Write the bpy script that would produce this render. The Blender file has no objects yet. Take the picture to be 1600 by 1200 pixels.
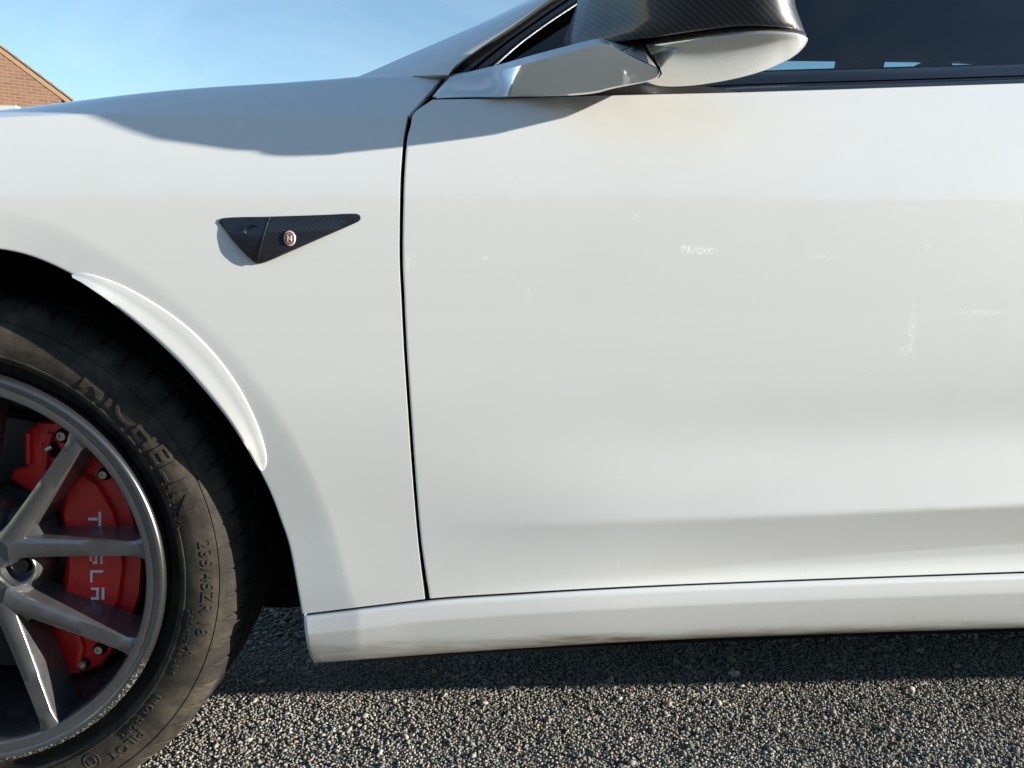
import bpy, bmesh, math, random
import numpy as np
from mathutils import Vector, Matrix
R = math.radians
random.seed(7); rng = np.random.default_rng(7)
S_ = bpy.context.scene
COL = S_.collection

# ------------------------------------------------------------------ camera, sky, sun
CAM = np.array([0.632, -0.897, 0.675]); PITCH = -8.0; YAW = 2.0; F = 1202.0
cam = bpy.data.cameras.new('camera'); cam.sensor_width = 36; cam.lens = 36*F/1600
cam.clip_start = 0.01; cam.clip_end = 3000
co = bpy.data.objects.new('camera', cam); COL.objects.link(co)
co.location = CAM; co.rotation_euler = (R(90+PITCH), 0, R(-YAW)); S_.camera = co

SUN_AZ = 77.2      # degrees off the car side's normal, towards the rear
SUN_EL = 10.6
sd = Vector((math.cos(R(SUN_EL))*math.sin(R(SUN_AZ)), -math.cos(R(SUN_EL))*math.cos(R(SUN_AZ)), math.sin(R(SUN_EL))))
sl = bpy.data.lights.new('sun', 'SUN'); sl.energy = 5.0; sl.angle = R(0.5); sl.color = (1.0, 0.945, 0.825)
so = bpy.data.objects.new('sun', sl); COL.objects.link(so); so.rotation_euler = sd.to_track_quat('Z', 'Y').to_euler()
W = bpy.data.worlds.new('World'); S_.world = W; W.use_nodes = True
wn = W.node_tree.nodes; wl = W.node_tree.links; wn.clear()
sky = wn.new('ShaderNodeTexSky'); sky.sky_type = 'NISHITA'; sky.sun_disc = False
sky.sun_elevation = R(SUN_EL); sky.sun_rotation = math.atan2(sd.x, sd.y); sky.air_density = 1.0; sky.dust_density = 0.1; sky.ozone_density = 1.5
bg = wn.new('ShaderNodeBackground'); bg.inputs[1].default_value = 0.118
wo = wn.new('ShaderNodeOutputWorld')
tc = wn.new('ShaderNodeTexCoord'); mp = wn.new('ShaderNodeMapping'); mp.inputs['Scale'].default_value = (2.2, 2.2, 5.0)
nz = wn.new('ShaderNodeTexNoise'); nz.inputs['Scale'].default_value = 1.6; nz.inputs['Detail'].default_value = 6; nz.inputs['Distortion'].default_value = 0.6
rp = wn.new('ShaderNodeMapRange'); rp.inputs[1].default_value = 0.45; rp.inputs[2].default_value = 0.85; rp.inputs[3].default_value = 0.0; rp.inputs[4].default_value = 0.16
mx = wn.new('ShaderNodeMix'); mx.data_type = 'RGBA'; mx.inputs['B'].default_value = (5.2, 5.6, 6.2, 1)
wl.new(tc.outputs['Generated'], mp.inputs[0]); wl.new(mp.outputs[0], nz.inputs['Vector']); wl.new(nz.outputs['Fac'], rp.inputs[0])
hs = wn.new('ShaderNodeHueSaturation'); hs.inputs['Saturation'].default_value = 1.1; wl.new(sky.outputs[0], hs.inputs['Color']); wl.new(hs.outputs[0], mx.inputs['A']); wl.new(rp.outputs[0], mx.inputs['Factor']); wl.new(mx.outputs['Result'], bg.inputs[0]); wl.new(bg.outputs[0], wo.inputs[0])
S_.view_settings.view_transform = 'Standard'; S_.view_settings.look = 'None'; S_.view_settings.gamma = 1.0
S_.view_settings.exposure = 1.16; S_.cycles.caustics_reflective = False; S_.cycles.caustics_refractive = False; S_.view_settings.use_curve_mapping = False

# ------------------------------------------------------------------ measuring: a photo pixel to a point at depth Y
_cy, _sy, _cp, _sp = math.cos(R(YAW)), math.sin(R(YAW)), math.cos(R(PITCH)), math.sin(R(PITCH))
_fw = np.array([_sy*_cp, _cy*_cp, _sp]); _rt = np.array([_cy, -_sy, 0]); _up = np.cross(_rt, _fw)
def at(x, y, Y):
    v = _fw + _rt*(x-800)/F - _up*(y-600)/F
    return CAM + v*((Y-CAM[1])/v[1])
def at_s(x, y, fn, n=8):
    """point of the surface Y = fn(X, Z) seen at pixel x, y"""
    Y = 0.0
    for _ in range(n):
        p = at(x, y, Y); Y = fn(p[0], p[2])
    return at(x, y, Y)
def pl(pts, n):
    """resample a polyline smoothly (Catmull-Rom on chord parameter) to n points"""
    P = np.array(pts, float); d = np.r_[0, np.cumsum(np.linalg.norm(np.diff(P, axis=0), axis=1))]
    return cr(P, d, np.linspace(0, d[-1], n))
def cr(P, d, t):
    m = np.zeros_like(P)
    for i in range(len(P)):
        a, b = max(i-1, 0), min(i+1, len(P)-1)
        m[i] = (P[b]-P[a])/(d[b]-d[a])
    out = []
    for q in t:
        i = min(max(np.searchsorted(d, q)-1, 0), len(d)-2); h = d[i+1]-d[i]; s = (q-d[i])/h
        out.append((2*s**3-3*s**2+1)*P[i]+(s**3-2*s**2+s)*h*m[i]+(-2*s**3+3*s**2)*P[i+1]+(s**3-s**2)*h*m[i+1])
    return np.array(out)
def sst(a, b, x):
    t = min(max((x-a)/(b-a), 0), 1); return t*t*(3-2*t)

# ------------------------------------------------------------------ object helpers
def empty(name, loc, label, cat):
    o = bpy.data.objects.new(name, None); COL.objects.link(o); o.location = loc
    o.empty_display_size = 0.2; o['label'] = label; o['category'] = cat; return o
def link(name, me, mat, parent=None, label=None):
    o = bpy.data.objects.new(name, me); COL.objects.link(o)
    if mat is not None and not me.materials: me.materials.append(mat)
    if parent is not None:
        o.parent = parent
        if parent.parent is None: o.matrix_parent_inverse = Matrix.Translation(-parent.location)
    if label: o['label'] = label
    return o
def mesh(verts, faces, smooth=True, sharp=None):
    me = bpy.data.meshes.new('mesh'); me.from_pydata([tuple(map(float, v)) for v in verts], [], faces); me.validate()
    bm = bmesh.new(); bm.from_mesh(me); bmesh.ops.recalc_face_normals(bm, faces=bm.faces); bm.to_mesh(me); bm.free()
    if smooth:
        me.polygons.foreach_set('use_smooth', [True]*len(me.polygons))
        if sharp: me.set_sharp_from_angle(angle=R(sharp))
    return me
class MB:
    """collects shapes into one mesh"""
    def __init__(s): s.v = []; s.f = []
    def add(s, v, f):
        b = len(s.v); s.v += [tuple(map(float, q)) for q in v]; s.f += [tuple(b+i for i in q) for q in f]; return s
    def grid(s, G, closed=False):
        n, m = len(G), len(G[0]); v = [G[i][j] for i in range(n) for j in range(m)]; f = []
        for i in range(n-1):
            for j in range(m if closed else m-1):
                k = (j+1) % m; f.append((i*m+j, i*m+k, (i+1)*m+k, (i+1)*m+j))
        return s.add(v, f)
    def loft(s, rings, caps=True):
        s.grid(rings, True); m = len(rings[0]); n = len(rings); b = len(s.v)-n*m
        if caps: s.f.append(tuple(b+i for i in range(m))); s.f.append(tuple(b+(n-1)*m+i for i in range(m)))
        return s
    def box(s, x0, x1, y0, y1, z0, z1):
        return s.loft([[(x0, y0, z), (x1, y0, z), (x1, y1, z), (x0, y1, z)] for z in (z0, z1)])
    def tube(s, P, r, n=10):
        P = [np.array(p, float) for p in P]; rings = []
        for i, p in enumerate(P):
            t = P[min(i+1, len(P)-1)]-P[max(i-1, 0)]; t /= np.linalg.norm(t)
            a = np.cross(t, (0, 0, 1) if abs(t[2]) < .9 else (0, 1, 0)); a /= np.linalg.norm(a); b = np.cross(t, a)
            rr = r[i] if hasattr(r, '__len__') else r
            rings.append([p+rr*(math.cos(q)*a+math.sin(q)*b) for q in np.linspace(0, 2*math.pi, n, endpoint=False)])
        return s.loft(rings)
    def lathe_y(s, prof, c, n=64, a0=0, a1=2*math.pi, f=None):
        """prof (r, Y) spun about the Y axis through c = (x, z)"""
        full = abs(a1-a0-2*math.pi) < 1e-6
        A = np.linspace(a0, a1, n, endpoint=not full)
        G = [[(c[0]+r*math.cos(a), y, c[1]+r*math.sin(a)) for (r, y) in (f(prof, a) if f else prof)] for a in A]
        if full: G.append(G[0])
        return s.grid(G)
    def build(s, name, mat, parent=None, smooth=True, sharp=35, label=None, bevel=0, merge=True):
        me = mesh(s.v, s.f, False)
        bm = bmesh.new(); bm.from_mesh(me)
        if merge: bmesh.ops.remove_doubles(bm, verts=bm.verts, dist=2e-6)
        bmesh.ops.recalc_face_normals(bm, faces=bm.faces)
        if bevel:
            ed = [e for e in bm.edges if len(e.link_faces) == 2 and e.calc_face_angle() > R(28)]
            bmesh.ops.bevel(bm, geom=ed, offset=bevel, segments=2, profile=.5, affect='EDGES', clamp_overlap=True)
        bm.to_mesh(me); bm.free()
        if smooth:
            me.polygons.foreach_set('use_smooth', [True]*len(me.polygons))
            if sharp: me.set_sharp_from_angle(angle=R(sharp))
        return link(name, me, mat, parent, label)

# ------------------------------------------------------------------ materials
def mat(name, col, rough=.5, metal=0, coat=0, coat_r=.03, spec=.5):
    m = bpy.data.materials.new(name); m.use_nodes = True; b = m.node_tree.nodes['Principled BSDF']
    b.inputs['Base Color'].default_value = (*col, 1); b.inputs['Roughness'].default_value = rough; b.inputs['Metallic'].default_value = metal
    b.inputs['Coat Weight'].default_value = coat; b.inputs['Coat Roughness'].default_value = coat_r; b.inputs['Specular IOR Level'].default_value = spec
    return m
class NT:
    def __init__(s, m): s.t = m.node_tree; s.n = s.t.nodes; s.l = s.t.links; s.b = s.n['Principled BSDF']
    def node(s, typ, **kw):
        n = s.n.new(typ)
        for k, v in kw.items():
            if k.startswith('i_'):
                key = k[2:].replace('_', ' '); n.inputs[key].default_value = v
            else: setattr(n, k, v)
        return n
    def pos(s): return s.node('ShaderNodeNewGeometry').outputs['Position']
    def noise(s, scale, detail=4, vec=None, rough=.55, dist=0):
        n = s.node('ShaderNodeTexNoise'); n.inputs['Scale'].default_value = scale; n.inputs['Detail'].default_value = detail
        n.inputs['Roughness'].default_value = rough; n.inputs['Distortion'].default_value = dist
        s.l.new(vec if vec is not None else s.pos(), n.inputs['Vector']); return n.outputs['Fac']
    def ramp(s, x, a, b, lo=0, hi=1):
        n = s.node('ShaderNodeMapRange'); n.interpolation_type = 'SMOOTHSTEP'
        for i, v in enumerate((a, b, lo, hi)): n.inputs[1+i].default_value = v
        s.l.new(x, n.inputs[0]); return n.outputs[0]
    def math(s, op, a, b=None):
        n = s.node('ShaderNodeMath', operation=op)
        for i, v in enumerate((a, b)):
            if v is None: continue
            if isinstance(v, (int, float)): n.inputs[i].default_value = v
            else: s.l.new(v, n.inputs[i])
        return n.outputs[0]
    def mix(s, f, a, b):
        n = s.node('ShaderNodeMix', data_type='RGBA')
        for key, v in (('Factor', f), ('A', a), ('B', b)):
            if isinstance(v, (int, float)): n.inputs[key].default_value = v
            elif isinstance(v, tuple): n.inputs[key].default_value = (*v, 1)
            else: s.l.new(v, n.inputs[key])
        return n.outputs['Result']
    def bump(s, h, strength, dist):
        n = s.node('ShaderNodeBump'); n.inputs['Strength'].default_value = strength; n.inputs['Distance'].default_value = dist
        s.l.new(h, n.inputs['Height']); s.l.new(n.outputs[0], s.b.inputs['Normal']); return n
    def xyz(s):
        n = s.node('ShaderNodeSeparateXYZ'); s.l.new(s.pos(), n.inputs[0]); return n.outputs
    def mapped(s, scale, rot=(0, 0, 0), loc=(0, 0, 0)):
        n = s.node('ShaderNodeMapping'); n.inputs['Scale'].default_value = scale; n.inputs['Rotation'].default_value = rot; n.inputs['Location'].default_value = loc
        s.l.new(s.pos(), n.inputs[0]); return n.outputs[0]

def paint_mat(name, dirt=False):
    m = mat(name, (.72, .72, .71), .42, 0, 1.0, .025); t = NT(m)
    film = t.ramp(t.noise(7, 5, dist=.4), .50, .78, 0, .10)                    # thin film of road dust, in patches
    col = t.mix(film, (.72, .72, .71), (.56, .53, .46))
    # dried water marks and wiped smears on the door
    spots = None
    for (px, py, rx, rz, k) in ((1088, 392, .026, .006, .8), (1068, 388, .01, .005, .7), (1410, 512, .006, .034, .5), (1402, 545, .012, .006, .6), (1520, 487, .05, .004, .35),
                                (822, 462, .006, .012, .35), (1435, 386, .004, .006, .5), (1275, 402, .03, .003, .3), (762, 404, .01, .003, .35), (990, 340, .008, .004, .3),
                                (640, 410, .004, .014, .6), (110, 560, .006, .004, .3), (965, 880, .002, .012, .5), (430, 345, .01, .003, .2)):
        p = at(px, py, -.01)
        v = t.node('ShaderNodeVectorMath', operation='SUBTRACT'); t.l.new(t.pos(), v.inputs[0]); v.inputs[1].default_value = (p[0], p[1], p[2])
        sc = t.node('ShaderNodeVectorMath', operation='MULTIPLY'); t.l.new(v.outputs[0], sc.inputs[0]); sc.inputs[1].default_value = (1/rx, 0, 1/rz)
        ln = t.node('ShaderNodeVectorMath', operation='LENGTH'); t.l.new(sc.outputs[0], ln.inputs[0])
        w = t.ramp(ln.outputs['Value'], .3, 1.1, min(1, k*1.3), 0)
        spots = w if spots is None else t.math('MAXIMUM', spots, w)
    spots = t.math('MULTIPLY', spots, t.ramp(t.noise(190, 4, dist=2.2), .42, .66))
    col = t.mix(spots, col, (.97, .97, .95))
    rough = t.math('ADD', t.math('MULTIPLY', spots, .4), .025)
    if dirt:
        xx, yy, zz = t.xyz(); z = t.math('SUBTRACT', zz, t.math('MULTIPLY', t.math('SUBTRACT', xx, .42), .0175))
        low = t.ramp(t.math('ADD', z, t.math('MULTIPLY', t.noise(8, 6, vec=t.mapped((1, 1, 4))), .030)), .231, .252, 1, 0)
        st = t.noise(70, 7, vec=t.mapped((.3, 1, 2.6)), rough=.72)
        mid = t.math('MAXIMUM', t.math('MULTIPLY', t.ramp(xx, .50, .78), t.ramp(xx, 1.0, 1.35, 1, .75)), .55)
        d = t.math('MULTIPLY', t.math('MULTIPLY', low, mid), t.ramp(st, .36, .60, .45, 1))
        speck = t.math('MULTIPLY', t.ramp(t.noise(420, 2), .70, .76), t.ramp(z, .24, .30, 1, 0))
        d = t.math('MAXIMUM', d, speck)
        col = t.mix(d, col, (.20, .165, .105))
        rough = t.math('ADD', rough, t.math('MULTIPLY', d, .5))
        cw = t.math('SUBTRACT', 1.0, t.math('MULTIPLY', d, .8)); t.l.new(cw, t.b.inputs['Coat Weight'])
    t.b.inputs['Coat IOR'].default_value = 1.65; t.l.new(rough, t.b.inputs['Coat Roughness'])
    t.l.new(col, t.b.inputs['Base Color'])
    h = t.noise(900, 2); bp = t.node('ShaderNodeBump'); bp.inputs['Strength'].default_value = .012; bp.inputs['Distance'].default_value = .0006
    t.l.new(h, bp.inputs['Height']); t.l.new(bp.outputs[0], t.b.inputs['Coat Normal'])
    return m
PAINT = paint_mat('white_pearl_paint'); SILLP = paint_mat('white_paint_with_road_dirt', True)
BLACK = mat('black_plastic', (.012, .012, .013), .45); t = NT(BLACK); t.bump(t.noise(1500, 2), .15, .0005)
GLOSS = mat('gloss_black', (.008, .008, .009), .12, 0, .6, .05)
VOID = mat('dark_cavity', (.008, .008, .008), .9, spec=.1)
LINER = mat('wheel_arch_felt', (.011, .011, .011), .95, spec=.1); t = NT(LINER); t.bump(t.noise(700, 4), .5, .002)
CHROME = mat('satin_chrome', (.84, .84, .82), .2, 1.0); t = NT(CHROME)
t.l.new(t.ramp(t.noise(40, 5), .4, .75, .17, .30), t.b.inputs['Roughness'])
SHELL = mat('satin_silver_shell', (.82, .82, .79), .33, .72); t = NT(SHELL); t.l.new(t.ramp(t.noise(30, 5), .4, .75, .20, .30), t.b.inputs['Roughness'])
ARMCHROME = mat('polished_chrome', (.86, .86, .84), .10, .62); t = NT(ARMCHROME); t.l.new(t.ramp(t.noise(60, 5), .4, .75, .07, .16), t.b.inputs['Roughness'])
RUBBERSEAL = mat('rubber_seal', (.010, .011, .012), .5)
RIM = mat('gunmetal_alloy', (.16, .16, .166), .30, .75, .35, .1); t = NT(RIM)
dust = t.ramp(t.noise(30, 6), .45, .75, 0, .35); t.l.new(t.mix(dust, (.165, .166, .174), (.14, .13, .115)), t.b.inputs['Base Color'])
t.l.new(t.ramp(t.noise(45, 5), .35, .7, .27, .45), t.b.inputs['Roughness'])
t.bump(t.noise(2200, 2), .08, .0003)
SCUFF = mat('rim_edge_scuffed', (.2, .2, .2), .3, .9); t = NT(SCUFF)
x, y, z = t.xyz(); ang = t.math('ARCTAN2', t.math('SUBTRACT', z, .325), x)
lowq = t.math('MULTIPLY', t.ramp(ang, -.62, -.40, 1, 0), t.ramp(ang, -2.2, -1.7, 0, 1))
nn = t.math('MULTIPLY', lowq, t.ramp(t.noise(330, 4, rough=.7), .52, .58)); 
t.l.new(t.mix(nn, (.17, .17, .175), (.85, .84, .80)), t.b.inputs['Base Color']); t.l.new(t.ramp(nn, 0, 1, .25, .45), t.b.inputs['Roughness'])
t.bump(t.math('MULTIPLY', t.noise(330, 4), lowq), .9, .002)
def rubber(name, col, dusty):
    m = mat(name, col, .78, spec=.2); t = NT(m)
    f = t.ramp(t.noise(24, 6, rough=.65), .35, .75, .15, .95)
    g = t.ramp(t.noise(380, 4, rough=.7), .35, .7, .55, 1)
    f = t.math('MULTIPLY', f, t.ramp(t.xyz()[1], .024, .040, 1, 0))  # dust ends at the shoulder; the tread's shade is put into the colour
    t.l.new(t.mix(t.math('MULTIPLY', f, g), col, dusty), t.b.inputs['Base Color'])
    t.bump(t.noise(1400, 3), .25, .0006); return m
RUBBER = rubber('dusty_tyre_rubber_shaded_tread', (.014, .013, .012), (.090, .076, .058))
LETTER = rubber('moulded_rubber_letters', (.020, .018, .016), (.075, .064, .050))
CALRED = mat('red_caliper_paint', (.62, .016, .016), .38, 0, .5, .15); t = NT(CALRED)
t.l.new(t.mix(t.ramp(t.noise(60, 6), .42, .75, 0, .65), (.88, .026, .022), (.60, .022, .018)), t.b.inputs['Base Color']); t.bump(t.noise(300, 4), .12, .001)
CALWHITE = mat('caliper_lettering_white', (.92, .90, .88), .5)
STEEL = mat('bolt_steel', (.55, .54, .50), .3, 1.0)
DISC = mat('brake_disc_steel', (.10, .095, .09), .5, .7)
def carbon(name, s, hi=.03):
    m = mat(name, (.012, .013, .017), .28, 0, .6, .10); t = NT(m)
    wv = []
    for rot in ((0, R(52), R(12)), (0, R(-38), R(12))):
        w = t.node('ShaderNodeTexWave', wave_type='BANDS', bands_direction='X'); w.inputs['Scale'].default_value = s; w.inputs['Distortion'].default_value = .2; w.inputs['Detail'].default_value = 0
        t.l.new(t.mapped((1, 1, 1), rot), w.inputs['Vector']); wv.append(w.outputs['Fac'])
    f = t.math('MULTIPLY', t.ramp(wv[0], .35, .75), t.ramp(wv[1], .15, .9, .7, 1))
    t.l.new(t.mix(f, (.002, .003, .006), (hi*.8, hi*1.1, hi*1.9)), t.b.inputs['Base Color'])
    t.b.inputs['Roughness'].default_value = .5; return m
CARBON = carbon('carbon_fibre', 72.0); CARBON2 = carbon('carbon_fibre_fine', 85.0, .010)
LETRED = mat('badge_red', (.28, .02, .03), .4); LETWHITE = mat('badge_silver', (.72, .70, .66), .3, .5, .5)
FABRIC = mat('dark_interior_trim', (.018, .018, .019), .9)
def glass_mat(name, tint, rough=0.0):
    m = bpy.data.materials.new(name); m.use_nodes = True; n = m.node_tree.nodes; l = m.node_tree.links; n.clear()
    o = n.new('ShaderNodeOutputMaterial'); tr = n.new('ShaderNodeBsdfTransparent'); tr.inputs[0].default_value = (*tint, 1)
    gl = n.new('ShaderNodeBsdfGlossy'); gl.inputs['Roughness'].default_value = rough; fr = n.new('ShaderNodeFresnel'); fr.inputs[0].default_value = 1.75
    mxs = n.new('ShaderNodeMixShader'); l.new(fr.outputs[0], mxs.inputs[0]); l.new(tr.outputs[0], mxs.inputs[1]); l.new(gl.outputs[0], mxs.inputs[2]); 
    df = n.new('ShaderNodeBsdfDiffuse'); df.inputs[0].default_value = (.45, .47, .48, 1)      # a faint smear of dust on the pane
    ns = n.new('ShaderNodeTexNoise'); ns.inputs['Scale'].default_value = 9; ns.inputs['Detail'].default_value = 6
    mr = n.new('ShaderNodeMapRange'); mr.inputs[1].default_value = .5; mr.inputs[2].default_value = .8; mr.inputs[4].default_value = .015
    g = n.new('ShaderNodeNewGeometry'); l.new(g.outputs['Position'], ns.inputs['Vector']); l.new(ns.outputs['Fac'], mr.inputs[0])
    m2 = n.new('ShaderNodeMixShader'); l.new(mr.outputs[0], m2.inputs[0]); l.new(mxs.outputs[0], m2.inputs[1]); l.new(df.outputs[0], m2.inputs[2]); l.new(m2.outputs[0], o.inputs[0])
    return m
GLASS = glass_mat('tinted_side_glass', (.62, .76, .80))
def brick_mat():
    m = mat('brown_brick', (.3, .16, .09), .85); t = NT(m)
    c = t.node('ShaderNodeCombineXYZ'); q = t.node('ShaderNodeTexCoord'); sp = t.node('ShaderNodeSeparateXYZ'); t.l.new(q.outputs['Object'], sp.inputs[0])
    t.l.new(sp.outputs[0], c.inputs[0]); t.l.new(sp.outputs[2], c.inputs[1])
    b = t.node('ShaderNodeTexBrick'); b.inputs['Scale'].default_value = 1; b.inputs['Brick Width'].default_value = .225; b.inputs['Row Height'].default_value = .075; b.inputs['Mortar Size'].default_value = .008
    b.inputs['Color1'].default_value = (.17, .088, .052, 1); b.inputs['Color2'].default_value = (.12, .058, .036, 1); b.inputs['Mortar'].default_value = (.20, .14, .095, 1); b.inputs['Bias'].default_value = -.1
    t.l.new(c.outputs[0], b.inputs['Vector'])
    t.l.new(t.mix(t.ramp(t.noise(1.6, 5), .4, .7, 0, .35), b.outputs['Color'], (.19, .10, .055)), t.b.inputs['Base Color']); t.bump(b.outputs['Fac'], -.5, .01); return m
BRICK = brick_mat()
def tile_mat():
    m = mat('concrete_roof_tile', (.28, .17, .10), .85); t = NT(m)
    t.l.new(t.mix(t.ramp(t.noise(5, 5), .35, .7), (.24, .15, .09), (.15, .10, .065)), t.b.inputs['Base Color']); return m
TILE = tile_mat(); FASCIA = mat('white_fascia', (.78, .78, .76), .5); t = NT(FASCIA); t.l.new(t.mix(t.ramp(t.noise(4, 4), .5, .8, 0, .2), (.80, .80, .78), (.55, .55, .5)), t.b.inputs['Base Color'])

# ------------------------------------------------------------------ ground
def ground():
    m = mat('asphalt', (.05, .048, .045), .9, spec=.25); t = NT(m)
    v = t.node('ShaderNodeTexVoronoi'); v.inputs['Scale'].default_value = 130; t.l.new(t.pos(), v.inputs['Vector'])
    c = t.mix(t.ramp(v.outputs['Distance'], .1, .55), (.34, .325, .295), (.10, .096, .088))
    rnd = t.node('ShaderNodeSeparateColor'); t.l.new(v.outputs['Color'], rnd.inputs[0])
    c = t.mix(t.ramp(rnd.outputs[0], .55, 1, 0, .6), c, (.16, .15, .13))
    t.l.new(t.mix(t.ramp(t.noise(1.2, 5), .35, .7, 0, .5), c, (.17, .158, .138)), t.b.inputs['Base Color'])
    h = t.math('SUBTRACT', 1.0, v.outputs['Distance']); t.bump(h, 1.0, .006)
    n = 72; G = []
    for r in (0.0001, 1.0, 2.5, 6, 15, 40, 120, 400, 1200): G.append([(r*math.cos(a)+.6, r*math.sin(a), 0) for a in np.linspace(0, 2*math.pi, n, endpoint=False)])
    o = MB().grid(G, True).build('road', m, smooth=False); o['kind'] = 'structure'; o['label'] = 'coarse grey asphalt under and beside the car'
ground()
def gravel():
    """exposed stone chippings of the asphalt, dense where the camera sees the ground"""
    bm = bmesh.new(); bmesh.ops.create_icosphere(bm, subdivisions=1, radius=1); bv = np.array([v.co[:] for v in bm.verts]); bf = np.array([[v.index for v in f.verts] for f in bm.faces]); bm.free()
    pts = []
    def field(x0, x1, y0, y1, step):
        nx, ny = int((x1-x0)/step), int((y1-y0)/step)
        gx, gy = np.meshgrid(np.arange(nx), np.arange(ny))
        gx = x0+(gx.ravel()+.5*(gy.ravel() % 2)+rng.uniform(-.42, .42, nx*ny))*step; gy = y0+(gy.ravel()+rng.uniform(-.42, .42, nx*ny))*step
        pts.append(np.c_[gx, gy, np.full(nx*ny, step)])
    field(-.35, 1.75, -.06, .44, .0049); field(-.35, 1.75, .44, .9, .010)
    P = np.concatenate(pts); P = P[rng.random(len(P)) < .93]
    big = rng.uniform((-.3, 0, .0095), (1.7, .4, .014), (420, 3)); P = np.concatenate([P, big]); N = len(P)
    V = np.empty((N, 12, 3)); k0 = len(bv)
    tmpl = [bv*rng.uniform(.62, 1.18, (len(bv), 1)) for _ in range(24)]
    ti = rng.integers(0, 24, N)
    A = rng.uniform(0, 2*np.pi, N); tx = rng.normal(0, .33, N); ty = rng.normal(0, .33, N)
    sz = P[:, 2]*rng.uniform(.36, .66, N)*np.where(rng.random(N) < .04, 1.45, 1)
    T = np.array(tmpl)[ti]*np.stack([sz*rng.uniform(.8, 1.35, N), sz*rng.uniform(.65, 1.05, N), sz*rng.uniform(.36, .62, N)], 1)[:, None, :]
    c, s = np.cos(tx), np.sin(tx); y = T[:, :, 1]*c[:, None]-T[:, :, 2]*s[:, None]; z = T[:, :, 1]*s[:, None]+T[:, :, 2]*c[:, None]; T[:, :, 1] = y; T[:, :, 2] = z
    c, s = np.cos(ty), np.sin(ty); x = T[:, :, 0]*c[:, None]-T[:, :, 2]*s[:, None]; z = T[:, :, 0]*s[:, None]+T[:, :, 2]*c[:, None]; T[:, :, 0] = x; T[:, :, 2] = z
    c, s = np.cos(A), np.sin(A); x = T[:, :, 0]*c[:, None]-T[:, :, 1]*s[:, None]; y = T[:, :, 0]*s[:, None]+T[:, :, 1]*c[:, None]
    T[:, :, 0] = x+P[:, 0, None]; T[:, :, 1] = y+P[:, 1, None]; T[:, :, 2] += (rng.uniform(-.0004, .0022, N)+.0006*np.sin(P[:, 0]*23)*np.sin(P[:, 1]*31))[:, None]
    F_ = (bf[None]+np.arange(N)[:, None, None]*len(bv)).reshape(-1, 3)
    me = bpy.data.meshes.new('chippings'); me.vertices.add(N*len(bv)); me.vertices.foreach_set('co', T.reshape(-1)); nf = len(F_)
    me.loops.add(nf*3); me.loops.foreach_set('vertex_index', F_.reshape(-1).astype(np.int32)); me.polygons.add(nf); me.polygons.foreach_set('loop_start', np.arange(nf, dtype=np.int32)*3); me.update(); me.validate()
    m = mat('stone_chippings', (.14, .13, .115), .8, spec=.3); t = NT(m)
    ri = t.node('ShaderNodeNewGeometry').outputs['Random Per Island']
    cr_ = t.node('ShaderNodeValToRGB'); el = cr_.color_ramp.elements; el[0].position = 0; el[0].color = (.17, .165, .155, 1); el[1].position = 1; el[1].color = (.52, .50, .455, 1)
    for p_, c_ in ((.25, (.27, .26, .24)), (.5, (.34, .325, .295)), (.74, (.40, .38, .345)), (.94, (.46, .435, .39)), (.965, (.45, .30, .25)), (.985, (.36, .31, .16))):
        e = el.new(p_); e.color = (*c_, 1)
    t.l.new(ri, cr_.inputs[0]); worn = t.mix(t.ramp(t.noise(4.5, 5, rough=.6), .40, .68, 0, .5), cr_.outputs[0], (.15, .14, .125)); moss = t.mix(t.ramp(t.noise(9, 3), .70, .76, 0, .55), worn, (.26, .24, .12)); t.l.new(t.mix(t.ramp(t.noise(500, 4), .35, .7, 0, .35), moss, (.17, .16, .14)), t.b.inputs['Base Color']); t.bump(t.noise(900, 3), .3, .001)
    o = link('gravel', me, m); o['kind'] = 'stuff'; o['label'] = 'loose grey stone chippings of the asphalt surface'
gravel()

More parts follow.
